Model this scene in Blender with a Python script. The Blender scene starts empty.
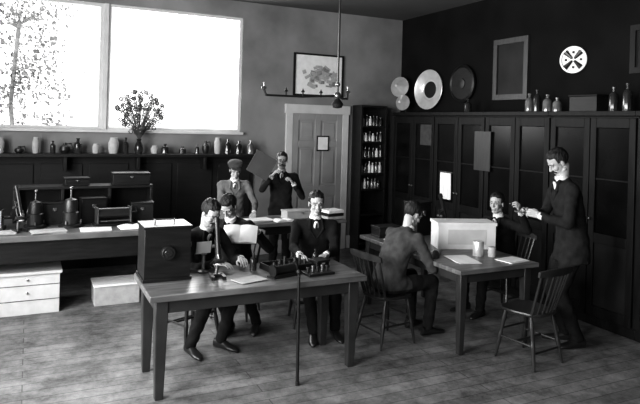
import bpy, bmesh, math, random
from mathutils import Vector, Matrix
random.seed(7)
V=Vector
# ---------------------------------------------------------------- materials
def nt(name):
    m=bpy.data.materials.new(name); m.use_nodes=True
    return m,m.node_tree.nodes,m.node_tree.links,m.node_tree.nodes['Principled BSDF']
def mat_noise(name,c,amt=.2,scale=6,rough=.6,bump=0.0,stretch=(1,1,1),metal=0,spec=.5,detail=6):
    m,N,L,P=nt(name)
    tc=N.new('ShaderNodeTexCoord'); mp=N.new('ShaderNodeMapping'); mp.inputs['Scale'].default_value=stretch
    no=N.new('ShaderNodeTexNoise'); no.inputs['Scale'].default_value=scale; no.inputs['Detail'].default_value=detail
    cr=N.new('ShaderNodeValToRGB')
    lo=max(c*(1-amt),0); hi=c*(1+amt)
    cr.color_ramp.elements[0].position=.3; cr.color_ramp.elements[1].position=.7
    cr.color_ramp.elements[0].color=(lo,lo,lo,1); cr.color_ramp.elements[1].color=(hi,hi,hi,1)
    L.new(tc.outputs['Object'],mp.inputs['Vector']); L.new(mp.outputs['Vector'],no.inputs['Vector'])
    L.new(no.outputs['Fac'],cr.inputs['Fac']); L.new(cr.outputs['Color'],P.inputs['Base Color'])
    P.inputs['Roughness'].default_value=rough; P.inputs['Metallic'].default_value=metal
    P.inputs['Specular IOR Level'].default_value=spec
    if bump>0:
        b=N.new('ShaderNodeBump'); b.inputs['Strength'].default_value=bump; b.inputs['Distance'].default_value=.02
        L.new(no.outputs['Fac'],b.inputs['Height']); L.new(b.outputs['Normal'],P.inputs['Normal'])
    return m
def mat_floor():
    m,N,L,P=nt('floor_boards')
    tc=N.new('ShaderNodeTexCoord')
    br=N.new('ShaderNodeTexBrick'); br.inputs['Scale'].default_value=1
    br.inputs['Brick Width'].default_value=3.2; br.inputs['Row Height'].default_value=.13
    br.inputs['Mortar Size'].default_value=.004
    br.inputs['Color1'].default_value=(.19,.19,.19,1); br.inputs['Color2'].default_value=(.26,.26,.26,1); br.inputs['Mortar'].default_value=(.10,.10,.10,1)
    no=N.new('ShaderNodeTexNoise'); no.inputs['Scale'].default_value=2.5; no.inputs['Detail'].default_value=12
    no.inputs['Roughness'].default_value=.8
    mx=N.new('ShaderNodeMixRGB'); mx.blend_type='MULTIPLY'; mx.inputs['Fac'].default_value=1
    cr=N.new('ShaderNodeValToRGB'); cr.color_ramp.elements[0].position=.37; cr.color_ramp.elements[1].position=.63
    cr.color_ramp.elements[0].color=(.22,.22,.22,1)
    L.new(tc.outputs['Object'],br.inputs['Vector']); L.new(tc.outputs['Object'],no.inputs['Vector'])
    L.new(no.outputs['Fac'],cr.inputs['Fac']); L.new(br.outputs['Color'],mx.inputs[1]); L.new(cr.outputs['Color'],mx.inputs[2])
    L.new(mx.outputs['Color'],P.inputs['Base Color']); P.inputs['Roughness'].default_value=.6
    P.inputs['Specular IOR Level'].default_value=.3
    return m
M={}
M['floor']=mat_floor()
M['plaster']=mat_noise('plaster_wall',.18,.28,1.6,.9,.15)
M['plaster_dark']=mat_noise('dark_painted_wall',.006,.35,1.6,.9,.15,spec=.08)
M['ceiling']=mat_noise('ceiling_plaster',.07,.1,2,.9)
M['wains']=mat_noise('wainscot_wood',.008,.3,4,.6,.1,(1,1,6),spec=.3)
M['trimw']=mat_noise('painted_trim',.50,.1,4,.5)
M['door']=mat_noise('painted_door',.26,.15,3,.5)
M['darkwood']=mat_noise('dark_wood',.008,.45,5,.45,.1,(1,1,8),spec=.32)
M['cabwood']=mat_noise('cabinet_wood',.006,.5,4,.5,.1,(1,8,1),spec=.18)
M['cabpanel']=mat_noise('cabinet_panel',.010,.6,2.5,.5,spec=.18)
M['glassdark']=mat_noise('cabinet_glass',.004,.6,3,.25,spec=.13)
M['tabletop']=mat_noise('worn_table_top',.105,.5,5,.36,.1,(.6,6,1))
M['tablewood']=mat_noise('table_wood',.024,.35,5,.45,.1,(1,6,1))
M['chairwood']=mat_noise('chair_wood',.02,.35,12,.35)
M['brass']=mat_noise('brass',.25,.2,10,.3,0,(1,1,1),.9)
M['iron']=mat_noise('black_iron',.010,.3,10,.4)
M['tin']=mat_noise('tin',.6,.2,5,.35,0,(1,1,1),.5)
M['glass']=mat_noise('bottle_glass',.12,.5,9,.12)
M['glassd']=mat_noise('dark_bottle_glass',.02,.4,9,.15)
M['jar']=mat_noise('white_ceramic',.55,.08,9,.25)
M['paper']=mat_noise('paper',.70,.06,14,.85)
M['paperg']=mat_noise('aged_paper',.36,.12,18,.85)
M['slate2']=mat_noise('ink_wash',.22,.4,30,.9)
M['cloth0']=mat_noise('black_wool',.008,.35,16,.9,.5,spec=.2)
M['cloth1']=mat_noise('dark_wool',.012,.35,16,.9,.5,spec=.2)
M['cloth2']=mat_noise('grey_wool',.045,.3,16,.9,.5,spec=.3)
M['cloth3']=mat_noise('light_smock',.13,.25,12,.9,.5)
M['shirt']=mat_noise('white_linen',.60,.05,20,.8)
M['skin']=mat_noise('skin',.34,.08,12,.6)
M['hair']=mat_noise('dark_hair',.010,.5,60,.55,.8,(1,1,.3),spec=.3)
M['leather']=mat_noise('shoe_leather',.012,.3,10,.35)
M['eye']=mat_noise('eye_white',.22,.03,5,.3)
M['leaf']=mat_noise('dried_flower',.05,.6,20,.9)
M['treeleaf']=mat_noise('hazed_foliage',.34,.4,8,.9)  # leaf colour lightened to carry the haze at the window
M['bark']=mat_noise('bark',.38,.4,8,.9)
M['slate']=mat_noise('slate',.02,.3,8,.5)
# ---------------------------------------------------------------- builder
def zrot(d):
    return V((0,0,1)).rotation_difference(V(d).normalized()).to_matrix().to_4x4()
class B:
    def __init__(s): s.bm=bmesh.new(); s.mats=[]
    def mi(s,m):
        if m is None: return 0
        m=M[m] if isinstance(m,str) else m
        if m not in s.mats: s.mats.append(m)
        return s.mats.index(m)
    def _raw(s,vs,fs,m,mt=None):
        i=s.mi(m); nv=[s.bm.verts.new(mt@V(p) if mt else p) for p in vs]
        for f in fs:
            q=s.bm.faces.new([nv[k] for k in f]); q.material_index=i
        return nv
    def box(s,c,size,m=None,rot=None):
        mt=Matrix.Translation(V(c))@(rot if rot else Matrix())@Matrix.Diagonal((size[0]/2,size[1]/2,size[2]/2,1))
        vs=[(-1,-1,-1),(1,-1,-1),(1,1,-1),(-1,1,-1),(-1,-1,1),(1,-1,1),(1,1,1),(-1,1,1)]
        s._raw(vs,[(3,2,1,0),(4,5,6,7),(0,1,5,4),(1,2,6,5),(2,3,7,6),(3,0,4,7)],m,mt); return s
    def bb(s,x0,x1,y0,y1,z0,z1,m=None):
        return s.box(((x0+x1)/2,(y0+y1)/2,(z0+z1)/2),(x1-x0,y1-y0,z1-z0),m)
    def cyl(s,p0,p1,r0,r1=None,m=None,seg=14):
        p0=V(p0);p1=V(p1); d=p1-p0
        if r1 is None: r1=r0
        mt=Matrix.Translation(p0)@zrot(d); L=d.length
        cs=[(math.cos(2*math.pi*k/seg),math.sin(2*math.pi*k/seg)) for k in range(seg)]
        vs=[(r0*c,r0*q,0) for c,q in cs]+[(r1*c,r1*q,L) for c,q in cs]
        fs=[(k,(k+1)%seg,seg+(k+1)%seg,seg+k) for k in range(seg)]+[tuple(range(seg-1,-1,-1)),tuple(range(seg,2*seg))]
        s._raw(vs,fs,m,mt); return s
    def sph(s,c,r,m=None,rot=None,seg=16):
        if not hasattr(r,'__len__'): r=(r,r,r)
        mt=Matrix.Translation(V(c))@(rot if rot else Matrix())@Matrix.Diagonal((r[0],r[1],r[2],1))
        n=max(seg*2//3,5); vs=[(0,0,1)]
        for j in range(1,n):
            t=math.pi*j/n
            vs+=[(math.sin(t)*math.cos(2*math.pi*k/seg),math.sin(t)*math.sin(2*math.pi*k/seg),math.cos(t)) for k in range(seg)]
        vs.append((0,0,-1)); e=len(vs)-1; fs=[]
        for k in range(seg):
            k2=(k+1)%seg; fs.append((0,1+k,1+k2)); fs.append((e,e-seg+k2,e-seg+k))
            for j in range(n-2): a=1+j*seg; fs.append((a+k,a+seg+k,a+seg+k2,a+k2))
        return s._raw(vs,fs,m,mt)
    def cap(s,p0,p1,r0,r1=None,m=None,seg=14):
        if r1 is None: r1=r0
        s.cyl(p0,p1,r0,r1,m,seg); s.sph(p0,r0,m,seg=seg); s.sph(p1,r1,m,seg=seg)
    def tube(s,pts,r,m=None,seg=8):
        for i in range(len(pts)-1):
            s.cyl(pts[i],pts[i+1],r,r,m,seg); s.sph(pts[i+1],r,m,seg=seg)
    def loft(s,rings,m=None):
        vs=[[s.bm.verts.new(p) for p in r] for r in rings]; i=s.mi(m); n=len(vs[0])
        for a,b in zip(vs[:-1],vs[1:]):
            for k in range(n):
                f=s.bm.faces.new((a[k],a[(k+1)%n],b[(k+1)%n],b[k])); f.material_index=i
        f=s.bm.faces.new(vs[0][::-1]); f.material_index=i
        f=s.bm.faces.new(vs[-1]); f.material_index=i
    def lathe(s,c,prof,m=None,seg=18,axis=None):
        R=zrot(axis) if axis else Matrix(); c=V(c); rings=[]
        for r,z in prof:
            r=max(r,.0006)
            rings.append([c+(R@V((r*math.cos(2*math.pi*k/seg),r*math.sin(2*math.pi*k/seg),z))) for k in range(seg)])
        s.loft(rings,m)
    def mesh(s,name,ang=35):
        bmesh.ops.recalc_face_normals(s.bm,faces=s.bm.faces[:])
        me=bpy.data.meshes.new(name); s.bm.to_mesh(me); s.bm.free()
        for m in s.mats: me.materials.append(m)
        me.polygons.foreach_set('use_smooth',[True]*len(me.polygons))
        me.set_sharp_from_angle(angle=math.radians(ang))
        return me
    def done(s,name,loc=(0,0,0),rz=0,bevel=0,parent=None,ang=35):
        o=bpy.data.objects.new(name,s.mesh(name,ang)); bpy.context.scene.collection.objects.link(o)
        o.location=loc; o.rotation_euler=(0,0,math.radians(rz))
        if bevel:
            md=o.modifiers.new('bevel','BEVEL'); md.width=bevel; md.segments=2; md.limit_method='ANGLE'; md.angle_limit=math.radians(50)
        if parent: o.parent=parent
        return o
def remesh(b,voxel,it,name,fac=.5):
    me=bpy.data.meshes.new('t'); bmesh.ops.recalc_face_normals(b.bm,faces=b.bm.faces[:]); b.bm.to_mesh(me); b.bm.free()
    o=bpy.data.objects.new('t',me); bpy.context.scene.collection.objects.link(o)
    r=o.modifiers.new('r','REMESH'); r.mode='VOXEL'; r.voxel_size=voxel
    if it:
        sm=o.modifiers.new('s','SMOOTH'); sm.factor=fac; sm.iterations=it
    dg=bpy.context.evaluated_depsgraph_get(); dg.update()
    out=bpy.data.meshes.new_from_object(o.evaluated_get(dg)); out.name=name
    bpy.data.objects.remove(o); bpy.data.meshes.remove(me)
    out.polygons.foreach_set('use_smooth',[True]*len(out.polygons))
    return out
# ---------------------------------------------------------------- people
def make_hand(curl,name):
    b=B()
    ys=[.030,.011,-.009,-.027]; Ls=[.070,.080,.074,.058]; Rs=[.0088,.009,.0088,.0078]
    for y,Lf,r in zip(ys,Ls,Rs):
        b.cap((0,y*.55,0),(.085-abs(y-.01)*.2,y,0),.0145,.0115,seg=10)
        p=V((.085-abs(y-.01)*.2,y,0)); ang=curl*.5
        for k,fr in enumerate([.45,.30,.25]):
            d=V((math.cos(math.radians(ang)),(y-.0)*.6,-math.sin(math.radians(ang)))).normalized()
            q=p+d*Lf*fr*1.05; b.cap(p,q,r*(1-.08*k),r*(.92-.08*k),seg=10); p=q; ang+=curl
    b.cap((.01,.012,-.004),(.045,.042,-.012),.016,.0125,seg=10)
    b.cap((.045,.042,-.012),(.072,.052,-.022),.0115,.010,seg=10)
    b.cap((.072,.052,-.022),(.094,.046,-.034),.010,.0082,seg=10)
    b.sph((.045,0,-.003),(.045,.034,.014))
    b.cap((-.03,0,0),(.01,0,0),.024,.023,seg=12)
    me=remesh(b,.0032,2,name); me.materials.append(M['skin']); return me
HAND={'relax':make_hand(20,'hand_relaxed'),'grip':make_hand(48,'hand_gripping')}
def ik(a,t,l1,l2,pole):
    d=t-a; L=min(d.length,(l1+l2)*.995); dn=d.normalized()
    x=(l1*l1-l2*l2+L*L)/(2*L); h=math.sqrt(max(l1*l1-x*x,0))
    p=(pole-dn*pole.dot(dn)).normalized()
    return a+dn*x+p*h, a+dn*L
def person(name,pel,a,lean,hands,feet,S=1.0,hp=5,hy=0,cloth='cloth1',trous='cloth0',hair='hair',standing=False,must=False,cap=None,hk=('relax','relax'),tilt=0,hdir=None,beard=False,HS=.95):
    root=bpy.data.objects.new(name,None); bpy.context.scene.collection.objects.link(root); root.location=(pel[0],pel[1],0)
    O=V((pel[0],pel[1],0))
    P=V(pel)-O; ar=math.radians(a); f=V((math.cos(ar),math.sin(ar),0)); l=V((-math.sin(ar),math.cos(ar),0)); up=V((0,0,1))
    def sp(x,y=0):
        v=up*math.cos(math.radians(x))+f*math.sin(math.radians(x)); v=v+l*math.tan(math.radians(y)); return v.normalized()
    s1=sp(lean*.6,tilt*.5); s2=sp(lean*1.25,tilt)
    Mi=P+s1*.25*S; Nk=Mi+s2*.27*S
    f1=l.cross(s1).normalized(); f2=l.cross(s2).normalized()
    b=B()
    def ring(c,w,d,fx,n=24,off=0):
        r=[]
        for k in range(n):
            t=2*math.pi*k/n; cc,ss=math.cos(t),math.sin(t)
            r.append(c+fx*(off*S)+l*(w*S*math.copysign(abs(cc)**.85,cc))+fx*(d*S*math.copysign(abs(ss)**.85,ss)))
        return r
    rg=[]
    if standing: rg+=[ring(P-up*.20*S,.182,.140,f),ring(P-up*.10*S,.178,.135,f)]
    else: rg+=[ring(P-up*.085*S,.16,.12,f),]
    rg+=[ring(P-s1*.02*S,.172,.128,f1),ring(P+s1*.10*S,.155,.118,f1),ring(Mi,.152,.115,f1,off=.003),ring(Mi+s2*.10*S,.172,.122,f2),ring(Nk-s2*.10*S,.185,.108,f2),ring(Nk-s2*.045*S,.165,.085,f2,off=-.005),ring(Nk-s2*.005*S,.080,.062,f2),ring(Nk+s2*.02*S,.058,.056,f2)]
    b.loft(rg)
    ends=[]
    for i,sg in enumerate((1,-1)):
        sh=Nk-s2*.068*S+l*(sg*.178*S)
        tgt=V(hands[i])-O
        pole=(-up*.8+l*sg*.55-f*.35)
        el,wr=ik(sh,tgt,.30*S,.265*S,pole)
        b.sph(sh,.062*S); b.cap(sh,el,.058*S,.046*S); b.cap(el,wr-(wr-el).normalized()*.035*S,.047*S,.035*S)
        b.cap(Nk-s2*.055*S+l*sg*.08*S,sh,.052*S,.056*S)
        ends.append((el,wr,sg,i))
    legs=[]
    for i,sg in enumerate((1,-1)):
        hp_=P+l*(sg*.088*S)-up*.02*S
        ft=V(feet[i])-O; an=V((ft.x,ft.y,.085*S+ft.z))
        pole=(f+up*.35+l*sg*.12) if not standing else f
        kn,ank=ik(hp_,an,.45*S,.43*S,pole)
        b.cap(hp_,kn,.092*S,.066*S); b.cap(kn,ank,.066*S,.050*S); b.cyl(ank,ank-up*.02,.052*S,.054*S)
        legs.append((ank,sg))
    me=remesh(b,.0125,4,'clothes')
    nv=len(me.vertices); co_=[0.0]*(nv*3); no_=[0.0]*(nv*3)
    me.vertices.foreach_get('co',co_); me.vertices.foreach_get('normal',no_)
    for k in range(nv):
        x,y,z=co_[3*k:3*k+3]
        w=math.sin(z*55+math.sin(x*31)*2+math.sin(y*27)*2)*.0028+math.sin(z*23+x*40-y*33)*.002
        for j in range(3): co_[3*k+j]+=no_[3*k+j]*w
    me.vertices.foreach_set('co',co_); me.update()
    me.materials.append(M[cloth]); me.materials.append(M[trous])
    for p in me.polygons:
        c=p.center; rel=c-P
        if standing: low=c.z<P.z-.20*S
        else: low=(rel.dot(f)>.135*S and c.z<P.z+.11*S) or c.z<P.z-.05*S
        if low and not standing:
            for (el,wr,sg,i) in ends:
                dd=wr-el; t=max(0,min(1,(c-el).dot(dd)/dd.length_squared))
                if (c-(el+dd*t)).length<.058*S: low=False
        p.material_index=1 if low else 0
    o=bpy.data.objects.new('clothed_body',me); bpy.context.scene.collection.objects.link(o); o.parent=root
    b=B()
    for (ank,sg) in legs:
        fd=(f+l*sg*.18).normalized(); sd=up.cross(fd)
        g=V((ank.x,ank.y,ank.z-.085*S)); rr=[]
        for x,w,h in [(-.075,.02,.05),(-.065,.033,.085),(-.02,.037,.095),(.04,.038,.075),(.10,.044,.05),(.15,.04,.04),(.185,.022,.03),(.193,.008,.018)]:
            c=g+fd*(x*S); ring_=[]
            for k in range(14):
                t=2*math.pi*k/14; zz=math.sin(t)
                ring_.append(c+sd*(w*S*math.copysign(abs(math.cos(t))**.8,math.cos(t)))+up*(h*S*.5*(1+zz)+.001))
            rr.append(ring_)
        b.loft(rr,'leather')
    b.done('shoes',parent=root)
    for (el,wr,sg,i) in ends:
        x=(wr-el).normalized()
        if hdir and hdir[i]: x=V(hdir[i]).normalized()
        elif wr.z+0<.95 and not standing: x=(x+V((0,0,-x.z*.9))).normalized()
        z=(up-x*up.dot(x)).normalized()
        if hk[i]=='grip' : z=(up*.5+l*sg*1.0); z=(z-x*z.dot(x)).normalized()
        y=z.cross(x)
        hm=HAND[hk[i]].copy(); Rm=Matrix((x,y,z)).transposed().to_4x4()
        mir=Matrix.Diagonal((1,1 if sg<0 else -1,1,1))
        base=wr-(wr-el).normalized()*.015*S
        hm.transform(Matrix.Translation(base)@Rm@mir@Matrix.Scale(S*1.0,4))
        if sg>0: hm.flip_normals()
        ho=bpy.data.objects.new('hand_left' if sg>0 else 'hand_right',hm); bpy.context.scene.collection.objects.link(ho); ho.parent=root
    b=B()
    for (el,wr,sg,i) in ends:
        d=(wr-el).normalized(); b.cyl(wr-d*.045*S,wr-d*.012*S,.034*S,.031*S,'shirt',16)
    b.cyl(Nk+s2*.005*S,Nk+s2*.045*S,.062*S,.055*S,'shirt',22)
    Rf=Matrix((f2,l,s2)).transposed().to_4x4()
    b.sph(Nk-s2*.055*S+f2*.072*S,(.020*S,.028*S,.065*S),'shirt',Rf)
    b.sph(Nk-s2*.065*S+f2*.090*S,(.010*S,.011*S,.06*S),'cloth0',Rf); b.sph(Nk+s2*.012*S+f2*.068*S,(.012*S,.016*S,.012*S),'cloth0',Rf)
    for sg in (1,-1):
        p0=Nk+s2*.01*S+l*sg*.055*S+f2*.045*S; p1=Nk-s2*.15*S+l*sg*.01*S+f2*.118*S
        mid=(p0+p1)/2+l*sg*.035*S+f2*.012*S
        b.cap(p0,mid,.011*S,.014*S,cloth,8); b.cap(mid,p1,.014*S,.007*S,cloth,8)
    b.done('shirt_collar_cuffs',parent=root)
    fy=(Matrix.Rotation(math.radians(hy),3,'Z')@f); lh=up.cross(fy)
    fh=fy*math.cos(math.radians(hp))-up*math.sin(math.radians(hp)); zh=fh.cross(lh)
    nd=(s2*.6+up*.5+f*.10).normalized()
    Hc=Nk+nd*.160*S
    T=Matrix.Translation(Hc)@Matrix((fh,lh,zh)).transposed().to_4x4()@Matrix.Scale(S*HS,4)
    b=B()
    b.sph((-.008,0,.038),(.095,.074,.084),seg=24); b.sph((.024,0,-.035),(.060,.050,.078),seg=24)
    b.sph((.060,0,-.096),(.022,.020,.018)); b.cap((.085,0,.012),(.106,0,-.028),.008,.0115,seg=12)
    b.sph((.094,.009,-.031),.008,seg=10); b.sph((.094,-.009,-.031),.008,seg=10)
    for sg in(1,-1):
        b.cap((.082,sg*.014,.026),(.070,sg*.045,.024),.011,.010,seg=12); b.sph((.056,sg*.034,-.026),(.026,.021,.024))
        b.sph((-.006,sg*.076,-.008),(.018,.008,.030)); b.cap((0,sg*.043,-.070),(.052,sg*.016,-.095),.018,.017,seg=12)
    b.cap((.083,-.014,-.060),(.083,.014,-.060),.0075,seg=10); b.cap((.080,-.011,-.072),(.080,.011,-.072),.008,seg=10)
    b.bm.transform(T)
    b.cap(Nk-s2*.02*S,Hc-zh*.05*S-fh*.025*S,.050*S,.047*S,seg=18)
    hm=remesh(b,.0042*S,2,'head',.45); hm.materials.append(M['skin'])
    ho=bpy.data.objects.new('head',hm); bpy.context.scene.collection.objects.link(ho); ho.parent=root
    b=B()
    for sg in(1,-1):
        b.sph((.0765,sg*.030,.004),(.0095,.0125,.0055),'eye',seg=12); b.sph((.0838,sg*.030,.004),(.0035,.0055,.005),'iron',seg=10)
        b.cap((.090,sg*.016,.028),(.080,sg*.044,.026),.0040,.0030,hair,8)
    b.cap((.0895,-.014,-.0665),(.0895,.014,-.0665),.0015,.0015,'cloth0',6)
    if must:
        for sg in(1,-1): b.cap((.092,sg*.004,-.048),(.079,sg*.032,-.060),.009,.005,hair,10)
    if beard:
        b.sph((.055,0,-.095),(.045,.050,.045),hair,seg=18)
    b.bm.transform(T); b.done('face_features',parent=root)
    b=B(); vs=b.sph((-.014,0,.040),(.101,.082,.091),hair,seg=40)
    rr=random.Random(name+str(a)); C0=V((-.014,0,.04))
    for v in vs:
        x,y,z=v.co
        if (x>.035 and z<.080-.25*abs(y)) or (z<.0 and x>-.030) : v.co=C0+(v.co-C0)*.80
        elif z<-.035: v.co=C0+(v.co-C0)*.86
        else: v.co+=v.co.normalized()*(.003*math.sin(y*120+x*60)+rr.uniform(-.0015,.0015)+(.006 if z>.09 else 0))
    if cap:
        b.lathe((-.01,0,.055),[(0,0),(.102,.0),(.106,.02),(.118,.05),(.10,.075),(.04,.085),(0,.085)],cap,24)
        b.sph((.085,0,.058),(.055,.07,.008),cap)
    b.bm.transform(T); b.done('hair',parent=root,ang=60)
    return root
SP=.545
person('seated_man',(1.36,5.40,SP),-66,22,[(1.66,4.90,.82),(1.42,4.82,.82)],[(1.56,5.10,0),(1.28,5.06,0)],hp=30,must=True,cloth='cloth1')
person('seated_man',(1.96,5.92,SP),-128,27,[(2.0,5.46,.94),(1.70,5.56,.94)],[(2.00,5.42,0),(1.74,5.46,0)],hp=42,hy=-10,cloth='cloth0',hk=('grip','grip'))
person('seated_man',(2.58,5.42,SP),-106,11,[(2.47,4.92,.79),(2.22,4.92,.80)],[(2.62,4.98,0),(2.40,4.98,0)],S=1.0,hp=8,cloth='cloth0')
person('seated_man',(3.04,4.74,SP),10,29,[(3.52,5.02,.80),(3.54,4.68,.80)],[(3.46,4.96,0),(3.48,4.70,0)],hp=32,hy=-5,cloth='cloth2',trous='cloth1')
person('seated_man',(4.70,5.02,SP),188,12,[(4.44,4.52,1.17),(4.24,5.22,.80)],[(4.33,4.95,0),(4.33,5.2,0)],S=.96,hp=0,hy=15,cloth='cloth0',hk=('grip','relax'))
person('standing_man',(4.58,4.00,.99),154,12,[(4.22,4.08,1.21),(4.28,4.28,1.21)],[(4.57,3.90,0),(4.63,4.10,0)],S=1.06,hp=34,standing=True,cloth='cloth1',must=True,hk=('grip','grip'))
person('standing_boy',(2.93,7.16,.88),-110,4,[(2.98,6.90,1.24),(2.70,6.88,1.34)],[(3.02,7.16,0),(2.84,7.16,0)],S=.92,hp=4,standing=True,cloth='cloth0',trous='cloth0',must=True,hk=('grip','grip'))
person('standing_boy',(2.30,7.22,.84),-100,22,[(2.44,6.80,.90),(2.17,6.80,.90)],[(2.38,7.25,0),(2.20,7.25,0)],S=.88,hp=20,standing=True,cloth='cloth3',trous='cloth1',cap='cloth2')
# ---------------------------------------------------------------- chairs
def chair(u,v,a,name='windsor_chair'):
    b=B(); w='chairwood'
    n=24; rings=[]
    for (z,s) in [(.415,.86),(.425,.97),(.44,1.0),(.45,.98)]:
        r=[]
        for k in range(n):
            t=2*math.pi*k/n; c,sn=math.cos(t),math.sin(t)
            x=math.copysign(abs(c)**.6,c)*.20*s; y=math.copysign(abs(sn)**.6,sn)*(.205 if x>0 else .185)*s
            r.append((x,y,z))
        rings.append(r)
    b.loft(rings,w)
    L=[]
    for sx,sy in [(1,1),(1,-1),(-1,1),(-1,-1)]:
        p=V((sx*.13,sy*.14,.42)); q=V((sx*.19 if sx>0 else -.21,sy*.19,0)); d=q-p
        for f0,f1,r0,r1 in [(0,.2,.013,.019),(.2,.45,.019,.015),(.45,.55,.015,.02),(.55,.75,.02,.016),(.75,1,.016,.010)]:
            b.cyl(p+d*f0,p+d*f1,r0,r1,w,10)
        L.append((p,d))
    def at(i,f): return L[i][0]+L[i][1]*f
    b.cyl(at(0,.55),at(2,.55),.01,None,w,8); b.cyl(at(1,.55),at(3,.55),.01,None,w,8)
    b.cyl((at(0,.55)+at(2,.55))/2,(at(1,.55)+at(3,.55))/2,.011,None,w,8)
    b.cyl(at(0,.4),at(1,.4),.009,None,w,8); b.cyl(at(2,.68),at(3,.68),.009,None,w,8)
    N=7
    for k in range(N):
        f=(k/(N-1)-.5)*2
        x0=-.175+.03*(f*f); y0=f*.155
        x1=-.29+.035*f*f; y1=f*.19
        r=.013 if k in(0,N-1) else .0085
        b.cyl((x0,y0,.445),(x1,y1,.80),r,r*.9,w,8)
    rings=[]
    for k in range(13):
        f=(k/12-.5)*2; x=-.292+.04*f*f; y=f*.222; h=.05*(1-.35*abs(f)**3)
        rings.append([(x-.010,y,.79),(x+.010,y,.79),(x+.002,y,.79+h+.012),(x-.016,y,.79+h+.012)])
    b.loft(rings,w)
    return b.done(name,(u,v,0),a)
chair(1.36,5.42,-66); chair(1.96,5.94,-128); chair(2.58,5.44,-106); chair(3.02,4.73,8); chair(4.72,5.02,188); chair(3.94,3.88,98)
# ---------------------------------------------------------------- room shell
UL,UR,VB,VF,H=-1.7,5.6,8.5,-1.8,3.76
b=B(); b.bb(UL-.2,UR+.2,VF-.2,VB+.2,-.1,0,'floor'); b.done('floor')
b=B(); b.bb(UL-.2,UR+.2,VF-.2,VB+.2,H,H+.1,'ceiling'); b.done('ceiling')
W1=(-.55,.865); W2=(.925,2.80); SZ,TZ=1.83,3.52
b=B()
b.bb(UL,W1[0],VB,VB+.2,0,H,'plaster'); b.bb(W1[0],W2[1],VB,VB+.2,0,SZ,'plaster'); b.bb(W1[0],W2[1],VB,VB+.2,TZ,H,'plaster')
b.bb(W1[1],W2[0],VB,VB+.2,SZ,TZ,'trimw'); b.bb(W2[1],UR+.2,VB,VB+.2,0,H,'plaster'); b.done('wall_back')
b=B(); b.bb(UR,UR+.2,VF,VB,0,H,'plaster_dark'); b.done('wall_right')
b=B(); b.bb(UL-.2,UR+.2,VF-.2,VF,0,H,'plaster'); b.done('wall_front')
LW=[(-.6,1.0),(1.9,3.5),(4.4,6.0)]; LZ=(1.0,3.3)
b=B(); b.bb(UL-.2,UL,VF,VB+.2,0,LZ[0],'plaster'); b.bb(UL-.2,UL,VF,VB+.2,LZ[1],H,'plaster')
e=[VF]+[x for w in LW for x in w]+[VB+.2]
for i in range(0,len(e),2): b.bb(UL-.2,UL,e[i],e[i+1],LZ[0],LZ[1],'plaster')
b.done('wall_left')
def win_back(n,u0,u1):
    b=B(); y=VB+.07; t=.04
    b.bb(u0,u0+t,y-.04,y+.04,SZ,TZ,'trimw'); b.bb(u1-t,u1,y-.04,y+.04,SZ,TZ,'trimw')
    b.bb(u0+t,u1-t,y-.04,y+.04,SZ,SZ+t,'trimw'); b.bb(u0+t,u1-t,y-.04,y+.04,TZ-t,TZ,'trimw')
    b.bb(u0-.03,u1+.03,VB-.06,VB,SZ-.035,SZ,'trimw')
    b.done('window_%d'%n)
win_back(1,W1[0],W1[1]); win_back(2,W2[0],W2[1])
for i,(a,c) in enumerate(LW):
    b=B(); x=UL-.08
    for y0,y1,z0,z1 in [(a,a+.06,LZ[0],LZ[1]),(c-.06,c,LZ[0],LZ[1]),(a+.06,c-.06,LZ[0],LZ[0]+.06),(a+.06,c-.06,LZ[1]-.06,LZ[1]),(a+.06,c-.06,2.1,2.15),((a+c)/2-.015,(a+c)/2+.015,LZ[0]+.06,2.1),((a+c)/2-.015,(a+c)/2+.015,2.15,LZ[1]-.06)]:
        b.bb(x-.03,x+.03,y0,y1,z0,z1,'trimw')
    b.done('window_%d'%(i+3))
b=B(); b.bb(UL,3.0,VB-.04,VB,0,1.48,'wains')
u=UL+.1
while u<2.9:
    b.bb(u,min(u+.5,2.95),VB-.06,VB-.04,.25,1.38,'wains'); u+=.58
b.done('trim_1',bevel=.006)
b=B(); b.bb(UL,3.0,VB-.30,VB-.04,1.48,1.52,'darkwood')
u=UL+.3
while u<3:
    b.bb(u,u+.04,VB-.26,VB-.06,1.3,1.48,'darkwood'); u+=.9
b.done('window_ledge_shelf',bevel=.004)
b=B(); b.bb(3.0,3.5,VB-.03,VB,0,.2,'trimw'); b.bb(4.62,5.2,VB-.03,VB,0,.2,'trimw'); b.done('baseboard_back',bevel=.004)
b=B(); u0,u1,zt=3.52,4.60,2.26; y=VB
b.bb(u0,u0+.11,y-.04,y,0,zt,'trimw'); b.bb(u1-.11,u1,y-.04,y,0,zt,'trimw'); b.bb(u0-.02,u1+.02,y-.05,y,zt-.12,zt+.02,'trimw')
b.bb(u0+.11,u1-.11,y-.02,y,.01,zt-.12,'door')
d0,d1=u0+.11,u1-.11; mid=(d0+d1)/2
for (a,c) in [(d0,d0+.1),(mid-.05,mid+.05),(d1-.1,d1)]: b.bb(a,c,y-.035,y-.02,.01,zt-.12,'door')
for (a,c) in [(.01,.2),(.85,1.02),(1.62,1.72),(zt-.22,zt-.12)]:
    for (p,q) in [(d0+.1,mid-.05),(mid+.05,d1-.1)]: b.bb(p,q,y-.035,y-.02,a,c,'door')
for (a,c) in [(.24,.81),(1.06,1.58),(1.76,2.0)]:
    for (p,q) in [(d0+.14,mid-.09),(mid+.09,d1-.14)]: b.bb(p,q,y-.03,y-.02,a,c,'door')
b.sph((d0+.06,y-.07,1.0),.03,'brass'); b.cyl((d0+.06,y-.02,1.0),(d0+.06,y-.07,1.0),.012,None,'brass')
b.done('door_1',bevel=.004)
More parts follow.
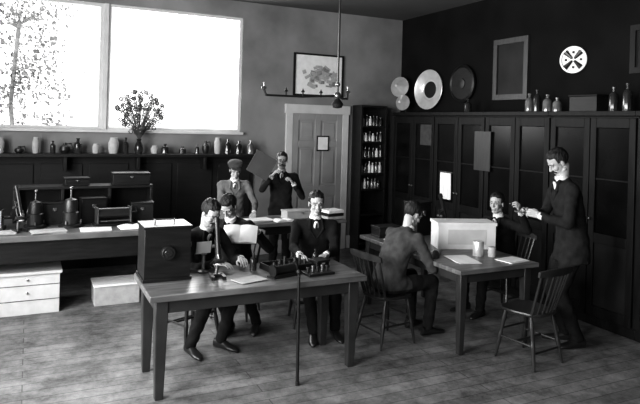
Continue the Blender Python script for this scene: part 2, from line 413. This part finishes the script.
b=B(); b.bb(mid-.02,mid+.19,y-.045,y-.036,1.56,1.80,'darkwood'); b.bb(mid,mid+.17,y-.049,y-.045,1.58,1.78,'paper'); b.done('door_notice')
def picture(name,org,ax,w,h,frm,pic,t=.03,blobs=0,nrm=None):
    b=B(); ax=V(ax); n=V(nrm); up=V((0,0,1)); o=V(org)
    R=Matrix((ax,n,up)).transposed().to_4x4()
    def q(cx,cz,sx,sz,d,th,m): b.box(o+ax*cx+up*cz+n*(d+th/2),(sx,th,sz),m,R)
    q(0,0,w-2*t,h-2*t,0,.012,pic)
    q(-(w-t)/2,0,t,h,0,.03,frm); q((w-t)/2,0,t,h,0,.03,frm); q(0,(h-t)/2,w-2*t,t,0,.03,frm); q(0,-(h-t)/2,w-2*t,t,0,.03,frm)
    rr=random.Random(3)
    for i in range(blobs):
        a=rr.gauss(0,.16)*w; c=rr.gauss(-.02,.11)*h
        if abs(a)>.34*w or abs(c)>.32*h: continue
        R2=R@Matrix.Rotation(rr.uniform(-.6,.6),4,'Y')
        b.box(o+ax*a+up*c+n*(.0125+.0002*i),(rr.uniform(.03,.15)*w,.001,rr.uniform(.03,.12)*h),'paperg' if i%3 else 'slate2',R2)
    return b.done(name)
picture('framed_map',(4.055,VB-.001,2.745),(1,0,0),.86,.66,'darkwood','paper',.025,70,(0,-1,0))
def bottle(b,x,y,z,h,r,m):
    b.lathe((x,y,z),[(0,0),(r,0),(r,h*.6),(r*.85,h*.7),(r*.35,h*.8),(r*.33,h*.92),(r*.45,h*.93),(r*.45,h),(0,h)],m,10)
b=B(); u0,u1,v0,v1=4.68,5.16,8.2,8.49
b.bb(u0,u0+.03,v0,v1,0,2.3,'darkwood'); b.bb(u1-.03,u1,v0,v1,0,2.3,'darkwood'); b.bb(u0+.03,u1-.03,v1-.02,v1,0,2.3,'darkwood')
zs=[.1,.55,.95,1.2,1.45,1.7,1.95,2.27]
for z in zs: b.bb(u0+.03,u1-.03,v0,v1-.02,z,z+.03,'darkwood')
b.done('corner_shelf',bevel=.003)
b=B()
for z in zs[2:-1]:
    x=u0+.07
    while x<u1-.06:
        r=random.uniform(.022,.032); bottle(b,x,v0+.07,z+.03,random.uniform(.12,.19),r,random.choice(['glass','glassd','jar','glassd'])); x+=2*r+.014
b.done('shelf_bottles')
def cabinet(v0,v1):
    b=B(); x0,x1,h=5.2,5.595,2.2
    b.bb(x0+.03,x1,v0,v1,.1,h-.05,'cabwood'); b.bb(x0+.05,x1,v0,v1,0,.1,'cabwood')
    b.bb(x0-.03,x1,v0,v1,h-.05,h,'cabwood')
    m=(v0+v1)/2
    for (a,c) in [(v0+.01,m-.005),(m+.005,v1-.01)]:
        s=.07
        for (p,q,z0,z1) in [(a,a+s,.12,h-.07),(c-s,c,.12,h-.07),(a+s,c-s,.12,.22),(a+s,c-s,.86,.96),(a+s,c-s,h-.17,h-.07)]:
            b.bb(x0,x0+.03,p,q,z0,z1,'cabwood')
        b.bb(x0+.015,x0+.03,a+s,c-s,.22,.86,'cabpanel'); b.bb(x0+.02,x0+.03,a+s,c-s,.96,h-.17,'glassdark')
        b.bb(x0+.008,x0+.02,a+s,c-s,1.5,1.52,'cabwood')
    b.sph((x0-.015,m-.03,1.1),.014,'brass',seg=10); b.sph((x0-.015,m+.03,1.1),.014,'brass',seg=10)
    return b.done('display_cabinet',bevel=.004)
v=1.7
while v<8.0:
    cabinet(v,v+1.06); v+=1.062
def disc(name,c,r,nrm,style):
    b=B()
    if style=='pan':
        b.lathe(c,[(0,0),(r*.55,0),(r*.62,.02),(r*.9,.035),(r,.06),(r*.98,.065),(r*.86,.045),(r*.58,.03),(r*.5,.012),(0,.012)][:],'tin',32,nrm)
        b.lathe(V(c)+V(nrm)*.013,[(0,0),(r*.42,0),(r*.40,.008),(0,.01)],'darkwood',28,nrm)
    elif style=='dark':
        b.lathe(c,[(0,0),(r,0),(r,.03),(r*.9,.045),(r*.84,.03),(0,.028)],'darkwood',32,nrm)
        b.lathe(V(c)+V(nrm)*.02,[(0,0),(r*.3,0),(r*.28,.02),(0,.03)],'iron',20,nrm)
    elif style=='cross':
        b.lathe(c,[(0,0),(r,0),(r,.025),(r*.86,.03),(r*.84,.015),(0,.015)],'paper',32,nrm)
        n=V(nrm); s=V((0,0,1)).cross(n).normalized(); up=n.cross(s)
        for k in range(4):
            a=math.radians(45+90*k); d=s*math.cos(a)+up*math.sin(a)
            b.cyl(V(c)+n*.022+d*r*.12,V(c)+n*.022+d*r*.8,.012,.03,'iron',8)
            a2=math.radians(90*k); d2=s*math.cos(a2)+up*math.sin(a2)
            b.sph(V(c)+n*.02+d2*r*.55,(r*.09,)*3,'iron',seg=10)
    return b.done(name)
disc('metal_pan',(5.57,7.62,2.56),.31,V((-1,-.12,.05)).normalized(),'pan')
disc('wall_gong',(5.57,6.85,2.62),.27,V((-1,0,0)),'dark')
disc('cross_dial',(5.56,4.90,2.80),.155,V((-1,-.35,0)).normalized(),'cross')
b=B(); b.lathe((5.40,8.22,2.62),[(0,0),(.16,.0),(.165,.015),(.06,.09),(.02,.14),(0,.14)],'tin',24,V((-.9,-.45,.1)))
b.cyl((5.40,8.22,2.62),(5.58,8.3,2.62),.008,None,'iron'); b.done('tin_funnel')
b=B(); b.lathe((5.36,8.06,2.36),[(0,0),(.12,.0),(.125,.015),(.05,.08),(.02,.12),(0,.12)],'tin',24,V((-.9,-.45,.1)))
b.cyl((5.36,8.06,2.36),(5.42,8.06,2.201),.012,None,'iron'); b.done('tin_funnel')
picture('framed_chart',(5.599,5.93,2.77),(0,-1,0),.62,.80,'tablewood','cabpanel',.07,0,(-1,0,0))
picture('framed_print',(5.599,3.95,2.85),(0,-1,0),.5,.5,'cabpanel','cabwood',.06,0,(-1,0,0))
for i,(uu,vv,h,r,m) in enumerate([(5.36,5.36,.22,.05,'glass'),(5.34,5.22,.26,.045,'glassd'),(5.37,5.09,.20,.055,'glass'),(5.35,4.93,.16,.05,'glass'),(5.35,4.2,.25,.05,'glassd'),(5.36,4.05,.28,.05,'glassd'),(5.38,6.5,.18,.05,'glassd')]):
    b=B(); bottle(b,0,0,0,h,r,m); b.done('glass_bottle',(uu,vv,2.2))
b=B(); b.bb(5.28,5.55,4.35,4.7,2.2,2.36,'darkwood'); b.bb(5.27,5.56,4.34,4.71,2.36,2.38,'cabwood'); b.done('wooden_case',bevel=.004)
b=B()
rings=[]
for k in range(9):
    z=1.36-.045*k
    rings.append([(5.185+.008*math.sin(j*1.7+k*.2),6.58+.022*j,z) for j in range(11)]+[(5.178+.008*math.sin(j*1.7+k*.2),6.58+.022*j,z) for j in range(10,-1,-1)])
b.loft(rings,'paper'); b.cyl((5.19,6.55,1.37),(5.19,6.83,1.37),.01,None,'brass'); b.done('hanging_towel')
b=B(); b.bb(5.185,5.198,7.05,7.32,1.72,2.02,'cloth2'); b.done('cabinet_card')
b=B(); b.bb(5.185,5.198,5.82,6.12,1.45,1.95,'tablewood'); b.done('cabinet_chart')
# ---------------------------------------------------------------- tables
def table(name,u0,u1,v0,v1,h,t=.045,leg=.075,ap=.11,top='tabletop',wood='tablewood',low=False,ov=.05):
    b=B(); b.bb(u0,u1,v0,v1,h-t,h,top)
    a0,a1,c0,c1=u0+ov,u1-ov,v0+ov,v1-ov
    b.bb(a0+.01,a1-.01,c0+.01,c0+.035,h-t-ap,h-t,wood); b.bb(a0+.01,a1-.01,c1-.035,c1-.01,h-t-ap,h-t,wood)
    b.bb(a0+.01,a0+.035,c0+.035,c1-.035,h-t-ap,h-t,wood); b.bb(a1-.035,a1-.01,c0+.035,c1-.035,h-t-ap,h-t,wood)
    for x in (a0,a1-leg):
        for y in (c0,c1-leg):
            X=x+leg/2;Y=y+leg/2;z0=h-t-ap-.02
            def sq(s,z): return [(X-s,Y-s,z),(X+s,Y-s,z),(X+s,Y+s,z),(X-s,Y+s,z)]
            b.loft([sq(leg*.33,0),sq(leg*.5,z0),sq(leg*.5,h-t)],wood)
    if low:
        b.bb(a0+.02,a0+.05,c0+leg,c1-leg,.2,.26,wood); b.bb(a1-.05,a1-.02,c0+leg,c1-leg,.2,.26,wood)
    return b.done(name,bevel=.006)
table('work_table',.78,2.52,4.24,4.95,.76,.045,.09,.10)
table('study_table',3.36,4.28,4.10,5.85,.76,.04,.075,.09)
table('back_table',2.15,3.45,6.32,6.88,.85,.04,.07,.1,'tabletop','darkwood')
table('instrument_bench',-1.0,1.35,6.50,7.60,.82,.06,.10,.22,'tabletop','darkwood',True)
# ---------------------------------------------------------------- desk-top objects
def microscope(u,v,z,a,s=1.0):
    b=B(); m='iron'
    b.box((0,0,.012),(.05,.09,.024),m); b.box((.05,.04,.012),(.10,.025,.024),m); b.box((.05,-.04,.012),(.10,.025,.024),m)
    b.cyl((0,0,.02),(0,0,.12),.012,None,'brass'); b.cyl((0,-.02,.12),(0,.02,.12),.016,None,'brass')
    d=V((-.35,0,.94)).normalized(); n=V((.94,0,.35)).normalized()
    p=V((0,0,.12)); b.cyl(p-d*.04,p+d*.16,.011,None,m); b.box(p+n*.05-d*.02,(.11,.10,.008),m,zrot(d))
    q=p+n*.06; b.cyl(p+d*.14,q+d*.14,.012,None,'brass'); b.cyl(q+d*.03,q+d*.26,.017,None,m); b.cyl(q+d*.26,q+d*.29,.021,.019,m)
    b.cyl(q+d*.0,q+d*.04,.007,.013,'brass'); b.cyl(p-d*.04+n*.05,p-d*.035+n*.05+V((0,0,.004)),.025,None,'jar'); b.cyl(p+d*.1+V((0,-.03,0)),p+d*.1+V((0,.03,0)),.012,None,'brass')
    o=b.done('microscope',(u,v,z),a); o.scale=(s,s,s); return o
microscope(1.36,4.62,.76,-95,1.1)
microscope(4.12,5.35,.76,10,1.2)
def crate(name,u,v,z,sx,sy,sz,m='darkwood',rz=0,lid=True):
    b=B(); b.bb(-sx/2,sx/2,-sy/2,sy/2,0,sz-.02,m); b.bb(-sx/2-.006,sx/2+.006,-sy/2-.006,sy/2+.006,sz-.018,sz,m)
    b.bb(-sx/2-.004,sx/2+.004,-sy/2-.004,sy/2+.004,0,.02,m)
    b.bb(-.02,.02,-sy/2-.012,-sy/2,sz*.62,sz*.75,'brass'); b.sph((0,-sy/2-.012,sz*.62),.008,'brass',seg=8)
    return b.done(name,(u,v,z),rz,.004)
def sheets(name,u,v,z,n,sx,sy,rz,m='paper'):
    b=B()
    for i in range(n): b.box((random.uniform(-.015,.015),random.uniform(-.015,.015),.002+i*.004),(sx,sy,.003),m,Matrix.Rotation(random.uniform(-.15,.15),4,'Z'))
    return b.done(name,(u,v,z),rz)
def book(u,v,z,rz,w=.3,d=.22,name='open_book'):
    b=B()
    for sg in(1,-1):
        rr=[]
        for k in range(7):
            x=sg*w/2*k/6; h=.022*math.sin(math.pi*min(1,(k+1.2)/7.5))+.004
            rr.append([(x,-d/2,.004),(x,d/2,.004),(x,d/2,.004+h),(x,-d/2,.004+h)])
        b.loft(rr,'paper'); b.bb(min(0,sg*(w/2+.005)),max(0,sg*(w/2+.005)),-d/2-.005,d/2+.005,0,.004,'darkwood')
    return b.done(name,(u,v,z),rz)
b=B(); b.bb(.80,1.15,4.62,4.92,.76,1.16,'darkwood'); b.bb(.79,1.16,4.61,4.93,1.16,1.18,'darkwood'); b.bb(.79,1.16,4.61,4.93,.76,.785,'darkwood')
b.cyl((.975,4.62,.98),(.975,4.585,.98),.055,.05,'iron',20); b.cyl((.975,4.585,.98),(.975,4.58,.98),.03,None,'glassd',20)
b.cyl((1.15,4.77,1.0),(1.19,4.77,1.0),.02,None,'brass'); b.tube([(.9,4.77,1.18),(.9,4.77,1.21),(1.05,4.77,1.21),(1.05,4.77,1.18)],.006,'brass')
b.done('box_apparatus',bevel=.004)
sheets('loose_papers',1.58,4.44,.76,2,.24,.16,20,'paperg')
b=B()
b.bb(-.19,.19,-.12,.12,0,.02,'darkwood')
for x in(-.19,.18): b.bb(x,x+.01,-.12,.12,.02,.05,'darkwood')
for y in(-.12,.11): b.bb(-.18,.18,y,y+.01,.02,.05,'darkwood')
for i in range(7):
    x=-.15+.05*i; b.cyl((x,-.05,.02),(x+.01,-.04,.075+.02*(i%3)),.016,.012,'glassd' if i%2 else 'iron',10)
b.done('instrument_tray',(1.98,4.68,.76),8)
b=B(); b.cyl((-.1,0,.03),(.1,0,.03),.035,None,'iron'); b.cyl((-.115,0,.03),(-.1,0,.03),.05,None,'darkwood'); b.cyl((.1,0,.03),(.115,0,.03),.05,None,'darkwood'); b.bb(-.13,.13,-.05,.05,-.025,-.012,'darkwood')
b.bb(-.1,.1,-.04,.04,-.012,.0,'darkwood'); b.done('induction_coil',(1.87,4.46,.785),15)
b=B(); b.bb(-.12,.12,-.08,.08,0,.02,'darkwood')
for i in range(5): b.cyl((-.09+.045*i,0,.02),(-.09+.045*i,0,.06+.01*(i%2)),.014,None,'brass' if i%2 else 'iron',12)
b.done('switch_board',(2.16,4.44,.76),5,.003)
crate('small_wooden_box',2.27,4.64,.76,.13,.12,.07,'darkwood',12)
b=B(); bottle(b,0,0,0,.14,.03,'glassd'); b.done('glass_bottle',(1.70,4.72,.76)); b=B(); bottle(b,0,0,0,.12,.028,'glassd'); b.done('glass_bottle',(2.30,4.78,.76))
b=B(); b.lathe((0,0,0),[(0,0),(.045,0),(.05,.01),(.015,.02),(.012,.14),(.03,.15),(.0,.155)],'brass'); b.box((0,.0,.20),(.13,.006,.10),'paper',Matrix.Rotation(.2,4,'X')); b.done('reading_card_stand',(1.30,4.80,.76),10)
b=B(); b.cyl((0,0,0),(.015,.06,.84),.013,.011,'darkwood'); b.sph((.015,.06,.845),.019,'darkwood'); b.cyl((0,0,0),(0,0,.03),.016,.016,'iron'); b.done('walking_stick',(1.88,4.16,0))
b=book(1.80,5.38,.93,-10,.32,.20); b.rotation_euler=(math.radians(42),0,math.radians(-25))
b=B(); b.bb(-.125,.125,-.008,.008,-.125,.125,'slate')
for x0,x1,z0,z1 in[(-.14,-.125,-.14,.14),(.125,.14,-.14,.14),(-.125,.125,-.14,-.125),(-.125,.125,.125,.14)]: b.bb(x0,x1,-.012,.012,z0,z1,'tablewood')
o=b.done('slate_board',(2.54,6.84,1.47)); o.rotation_euler=(0,math.radians(28),math.radians(-20))
crate('specimen_case',2.95,6.62,.85,.40,.16,.10,'paperg',5); sheets('loose_papers',2.40,6.55,.85,5,.3,.22,10); book(2.68,6.42,.85,5,.26,.16)
bk=B()
for i in range(3): bk.box((random.uniform(-.01,.01),0,.02+.036*i),(.22,.2,.034),['paperg','darkwood','paper'][i])
bk.done('book_stack',(3.31,6.46,.85),8,.003)
b=B(); b.bb(-.30,.30,-.13,.13,.0,.24,'paper'); b.bb(-.31,.31,-.14,.14,.24,.27,'paper'); b.bb(-.2,.2,-.133,-.13,.05,.2,'jar'); b.done('white_specimen_box',(4.06,4.93,.76),-20,.004)
b=B(); b.lathe((0,0,0),[(0,0),(.05,0),(.052,.004),(.052,.13),(.05,.134),(.05,.14),(0,.142)],'tin',22); b.done('tin_canister',(3.93,4.54,.76))
b=B(); b.lathe((0,0,0),[(0,0),(.035,0),(.037,.004),(.037,.09),(.035,.093),(.0,.095)],'paperg',22); b.done('small_tin',(4.03,4.46,.76))
sheets('loose_papers',3.66,4.44,.76,3,.3,.22,70); sheets('loose_papers',4.10,4.25,.76,3,.26,.18,10); sheets('loose_papers',3.56,5.36,.76,4,.26,.22,80)
crate('microscope_case',4.0,5.66,.76,.24,.2,.38,'darkwood',15); crate('instrument_case',3.6,5.68,.76,.28,.18,.12,'darkwood',0)
b=B(); b.lathe((0,0,0),[(0,0),(.04,0),(.045,.004),(.045,.012),(.04,.012),(.038,.005),(0,.005)],'glass',20); b.done('petri_dish',(4.13,4.22,1.22))
# ---------------------------------------------------------------- instrument bench
b=B(); b.bb(-.14,1.34,7.28,7.56,1.18,1.21,'darkwood')
for x in(-.14,.34,.84,1.31): b.bb(x,x+.03,7.28,7.56,.82,1.18,'darkwood')
b.bb(-.11,1.31,7.545,7.56,.82,1.18,'cabwood'); b.done('bench_rack',bevel=.003)
crate('instrument_case',1.10,7.42,1.21,.42,.2,.14,'darkwood',0); crate('instrument_case',.50,7.42,1.21,.26,.18,.09,'darkwood',4)
b=B()
for i in range(8): bottle(b,-.04+.05*i if i<7 else .3,7.36+.03*(i%2),.82,.13+.03*(i%3),.02,['glass','glassd','glassd'][i%3])
b.done('rack_bottles')
def galvanometer(u,v,z,rz,s=1):
    b=B(); b.lathe((0,0,0),[(0,0),(.1,0),(.1,.02),(.09,.03),(0,.03)],'darkwood',24); b.lathe((0,0,.03),[(0,0),(.07,0),(.07,.10),(.06,.105),(.06,.18),(.05,.21),(0,.23)],'iron',22)
    b.cyl((0,0,.2),(0,0,.34),.008,None,'brass'); b.sph((0,0,.345),.016,'brass')
    for k in range(3):
        a=k*2.1; b.cyl((.085*math.cos(a),.085*math.sin(a),.03),(.085*math.cos(a),.085*math.sin(a),.06),.008,None,'brass',8)
    o=b.done('galvanometer',(u,v,z),rz); o.scale=(s,)*3
def chronograph(u,v,z,rz,m='iron'):
    b=B(); b.bb(-.2,.2,-.1,.1,0,.03,'darkwood'); b.bb(-.18,-.165,-.07,.07,.03,.2,'brass'); b.bb(.165,.18,-.07,.07,.03,.2,'brass')
    b.cyl((-.165,0,.13),(.165,0,.13),.06,None,m,24); b.cyl((.18,0,.13),(.25,0,.13),.01,None,'iron'); b.cyl((.25,0,.13),(.25,.05,.17),.008,None,'iron'); b.cyl((-.15,-.09,.06),(.15,-.09,.06),.008,None,'brass')
    b.done('drum_recorder',(u,v,z),rz)
galvanometer(.42,6.92,.82,0,1.2); galvanometer(.08,6.98,.82,30,1.1); chronograph(.85,6.90,.82,5); chronograph(-.40,6.95,.82,-8,'paperg')
crate('battery_box',1.19,7.12,.82,.24,.2,.22,'darkwood',-5); crate('battery_box',.66,7.15,.82,.26,.16,.28,'darkwood',6); crate('battery_box',.27,7.16,.82,.3,.14,.24,'darkwood',0)
sheets('loose_papers',.2,6.66,.82,4,.32,.2,6,'paperg'); sheets('loose_papers',.65,6.66,.82,3,.3,.2,-8); book(1.05,6.66,.82,4,.34,.22); sheets('loose_papers',-.25,6.7,.82,3,.3,.2,4,'paperg')
microscope(-.08,6.80,.82,-60,1.1)
b=B(); b.bb(-.28,.32,6.66,7.05,.0,.40,'jar'); b.bb(-.30,.34,6.64,7.07,.40,.43,'jar')
for z in(.14,.29): b.bb(-.285,.325,6.655,6.66,z,z+.006,'cloth2')
b.sph((.02,6.65,.22),.012,'brass',seg=8); b.sph((.02,6.65,.35),.012,'brass',seg=8)
b.done('white_storage_chest',bevel=.005)
b=B(); b.bb(.66,1.12,6.70,7.05,0,.20,'paperg'); b.bb(.65,1.13,6.69,7.06,.20,.22,'paper'); b.done('floor_light_box',bevel=.004)  # added pale box, stands in for the brightly lit floor under the bench
# ---------------------------------------------------------------- window ledge items
b=B(); z=1.52; cx,cy=1.33,8.33
b.lathe((0,0,0),[(0,0),(.045,0),(.06,.05),(.05,.12),(.025,.17),(.035,.2),(0,.2)],'glassd')
rr=random.Random(5)
C=V((0,0,.56))
for i in range(110):
    a=rr.uniform(0,6.283); t=rr.uniform(0,1)**.5*.31
    e=C+V((math.cos(a)*t,rr.uniform(-.08,.08),math.sin(a)*t*.92))
    mid=V((0,0,.28))+ (e-V((0,0,.28)))*.4
    b.cyl((0,0,.18),mid,.003,None,'leaf',5); b.cyl(mid,e,.003,None,'leaf',5)
    d=V((rr.uniform(-.4,.4),-1,rr.uniform(-.4,.4))).normalized(); r=rr.uniform(.018,.034)
    R=zrot(d)
    for k in range(7):
        q=R@V((math.cos(k*.9)*r,math.sin(k*.9)*r,0)); b.sph(e+q,(.010,.010,.010),'leaf',seg=6)
    b.sph(e,.009,'paperg',seg=6)
b.done('dried_flower_vase',(cx,cy,z))
rr=random.Random(9); u=-.5
while u<2.85:
    if 1.18<u<1.48: u=1.49
    h=rr.uniform(.10,.24); r=rr.uniform(.035,.07); m=rr.choice(['glassd','glassd','glass','paperg','iron'])
    b=B()
    if m=='paperg': b.lathe((0,0,0),[(0,0),(r*.8,0),(r,h*.3),(r,h*.7),(r*.7,h*.9),(r*.75,h),(0,h)],m); nm='ceramic_jar'
    elif m=='iron':
        b.lathe((0,0,0),[(0,0),(r*.6,0),(r,h*.25),(r*.9,h*.5),(r*.3,h*.65),(r*.3,h*.8),(0,h*.82)],m); b.tube([(r*.2,0,h*.7),(r*1.1,0,h*.75),(r*1.3,0,h*.4)],.008,m); nm='small_retort'
    else: bottle(b,0,0,0,h,r*.8,m); nm='glass_bottle'
    b.done(nm,(u+r,8.34,1.52)); u+=2*r+rr.uniform(.02,.12)
# ---------------------------------------------------------------- gas lamp
b=B(); c=V((2.98,5.75,0)); m='iron'
b.cyl((c.x,c.y,2.3),(c.x,c.y,H),.011,None,m); b.lathe((c.x,c.y,H-.04),[(0,0),(.05,0),(.06,.04),(0,.04)],'iron')
b.sph((c.x,c.y,2.3),.04,'brass'); b.sph((c.x,c.y,2.42),.026,'brass')
for (du,n) in [(-.82,1),(.12,1)]:
    b.tube([(c.x,c.y,2.3),(c.x+du*.5,c.y,2.27),(c.x+du,c.y,2.27),(c.x+du*1.03,c.y,2.33)],.011,m)
    b.lathe((c.x+du*1.03,c.y,2.33),[(0,0),(.018,0),(.03,.015),(.009,.03),(.007,.07),(0,.07)],'brass')
for du in (-.2,-.41,-.6):
    b.tube([(c.x+du,c.y,2.27),(c.x+du,c.y,2.31)],.008,m); b.lathe((c.x+du,c.y,2.31),[(0,0),(.022,.01),(.008,.03),(0,.05)],'iron')
b.lathe((c.x,c.y,2.16),[(0,0),(.05,.01),(.065,.05),(.03,.1),(0,.12)],'iron')
b.done('hanging_gas_lamp')
# ---------------------------------------------------------------- tree outside
b=B(); rr=random.Random(11)
b.tube([(-.25,11.6,-1),(-.2,11.6,1),(-.3,11.6,2.2),(-.2,11.6,3.6)],.035,'bark')
for i in range(80):
    z=rr.uniform(1.3,4.3); s=V((-.25,11.6,min(z,3.5))); e=V((-.05+rr.uniform(-.7,.60),11.6+rr.uniform(-.3,.3),z))
    b.cyl(s,e,.007,.004,'bark',5)
    for k in range(26):
        p=e+V((rr.gauss(0,.13),rr.gauss(0,.13),rr.gauss(0,.16)))
        q=rr.uniform(.03,.07); b.box(p,(q,q,.004),'treeleaf',Matrix.Rotation(rr.uniform(0,3),4,V((rr.random(),rr.random(),rr.random()+.1)).normalized()))
b.done('garden_tree')
# ---------------------------------------------------------------- light
w=bpy.data.worlds.new('World'); bpy.context.scene.world=w; w.use_nodes=True
w.node_tree.nodes['Background'].inputs[0].default_value=(1,1,1,1); w.node_tree.nodes['Background'].inputs[1].default_value=2.4
def area(name,loc,rot,sx,sy,p):
    l=bpy.data.lights.new(name,'AREA'); l.shape='RECTANGLE'; l.size=sx; l.size_y=sy; l.energy=p
    o=bpy.data.objects.new(name,l); o.location=loc; o.rotation_euler=rot; bpy.context.scene.collection.objects.link(o)
for i,((a,c),p) in enumerate(zip(LW,[210,430,330])):
    area('daylight_left_%d'%i,(UL-.15,(a+c)/2,2.15),(0,math.radians(-90),0),2.2,1.5,p)
area('daylight_back_1',(1.9,VB+.45,2.7),(math.radians(-90),0,0),1.7,1.6,170)
# ---------------------------------------------------------------- camera
cd=bpy.data.cameras.new('camera'); co=bpy.data.objects.new('camera',cd); bpy.context.scene.collection.objects.link(co)
cd.sensor_width=36; cd.lens=33.75; cd.shift_y=-79/640; cd.shift_x=-2.2/640; cd.clip_start=.05
R=Matrix.Rotation(math.radians(-26),4,'Z')@Matrix.Rotation(math.radians(90),4,'X')@Matrix.Rotation(math.radians(1.6),4,'Z')
co.matrix_world=Matrix.Translation((0,0,2.0))@R
bpy.context.scene.camera=co
bpy.context.scene.view_settings.view_transform='Standard'
bpy.context.scene.view_settings.gamma=.86
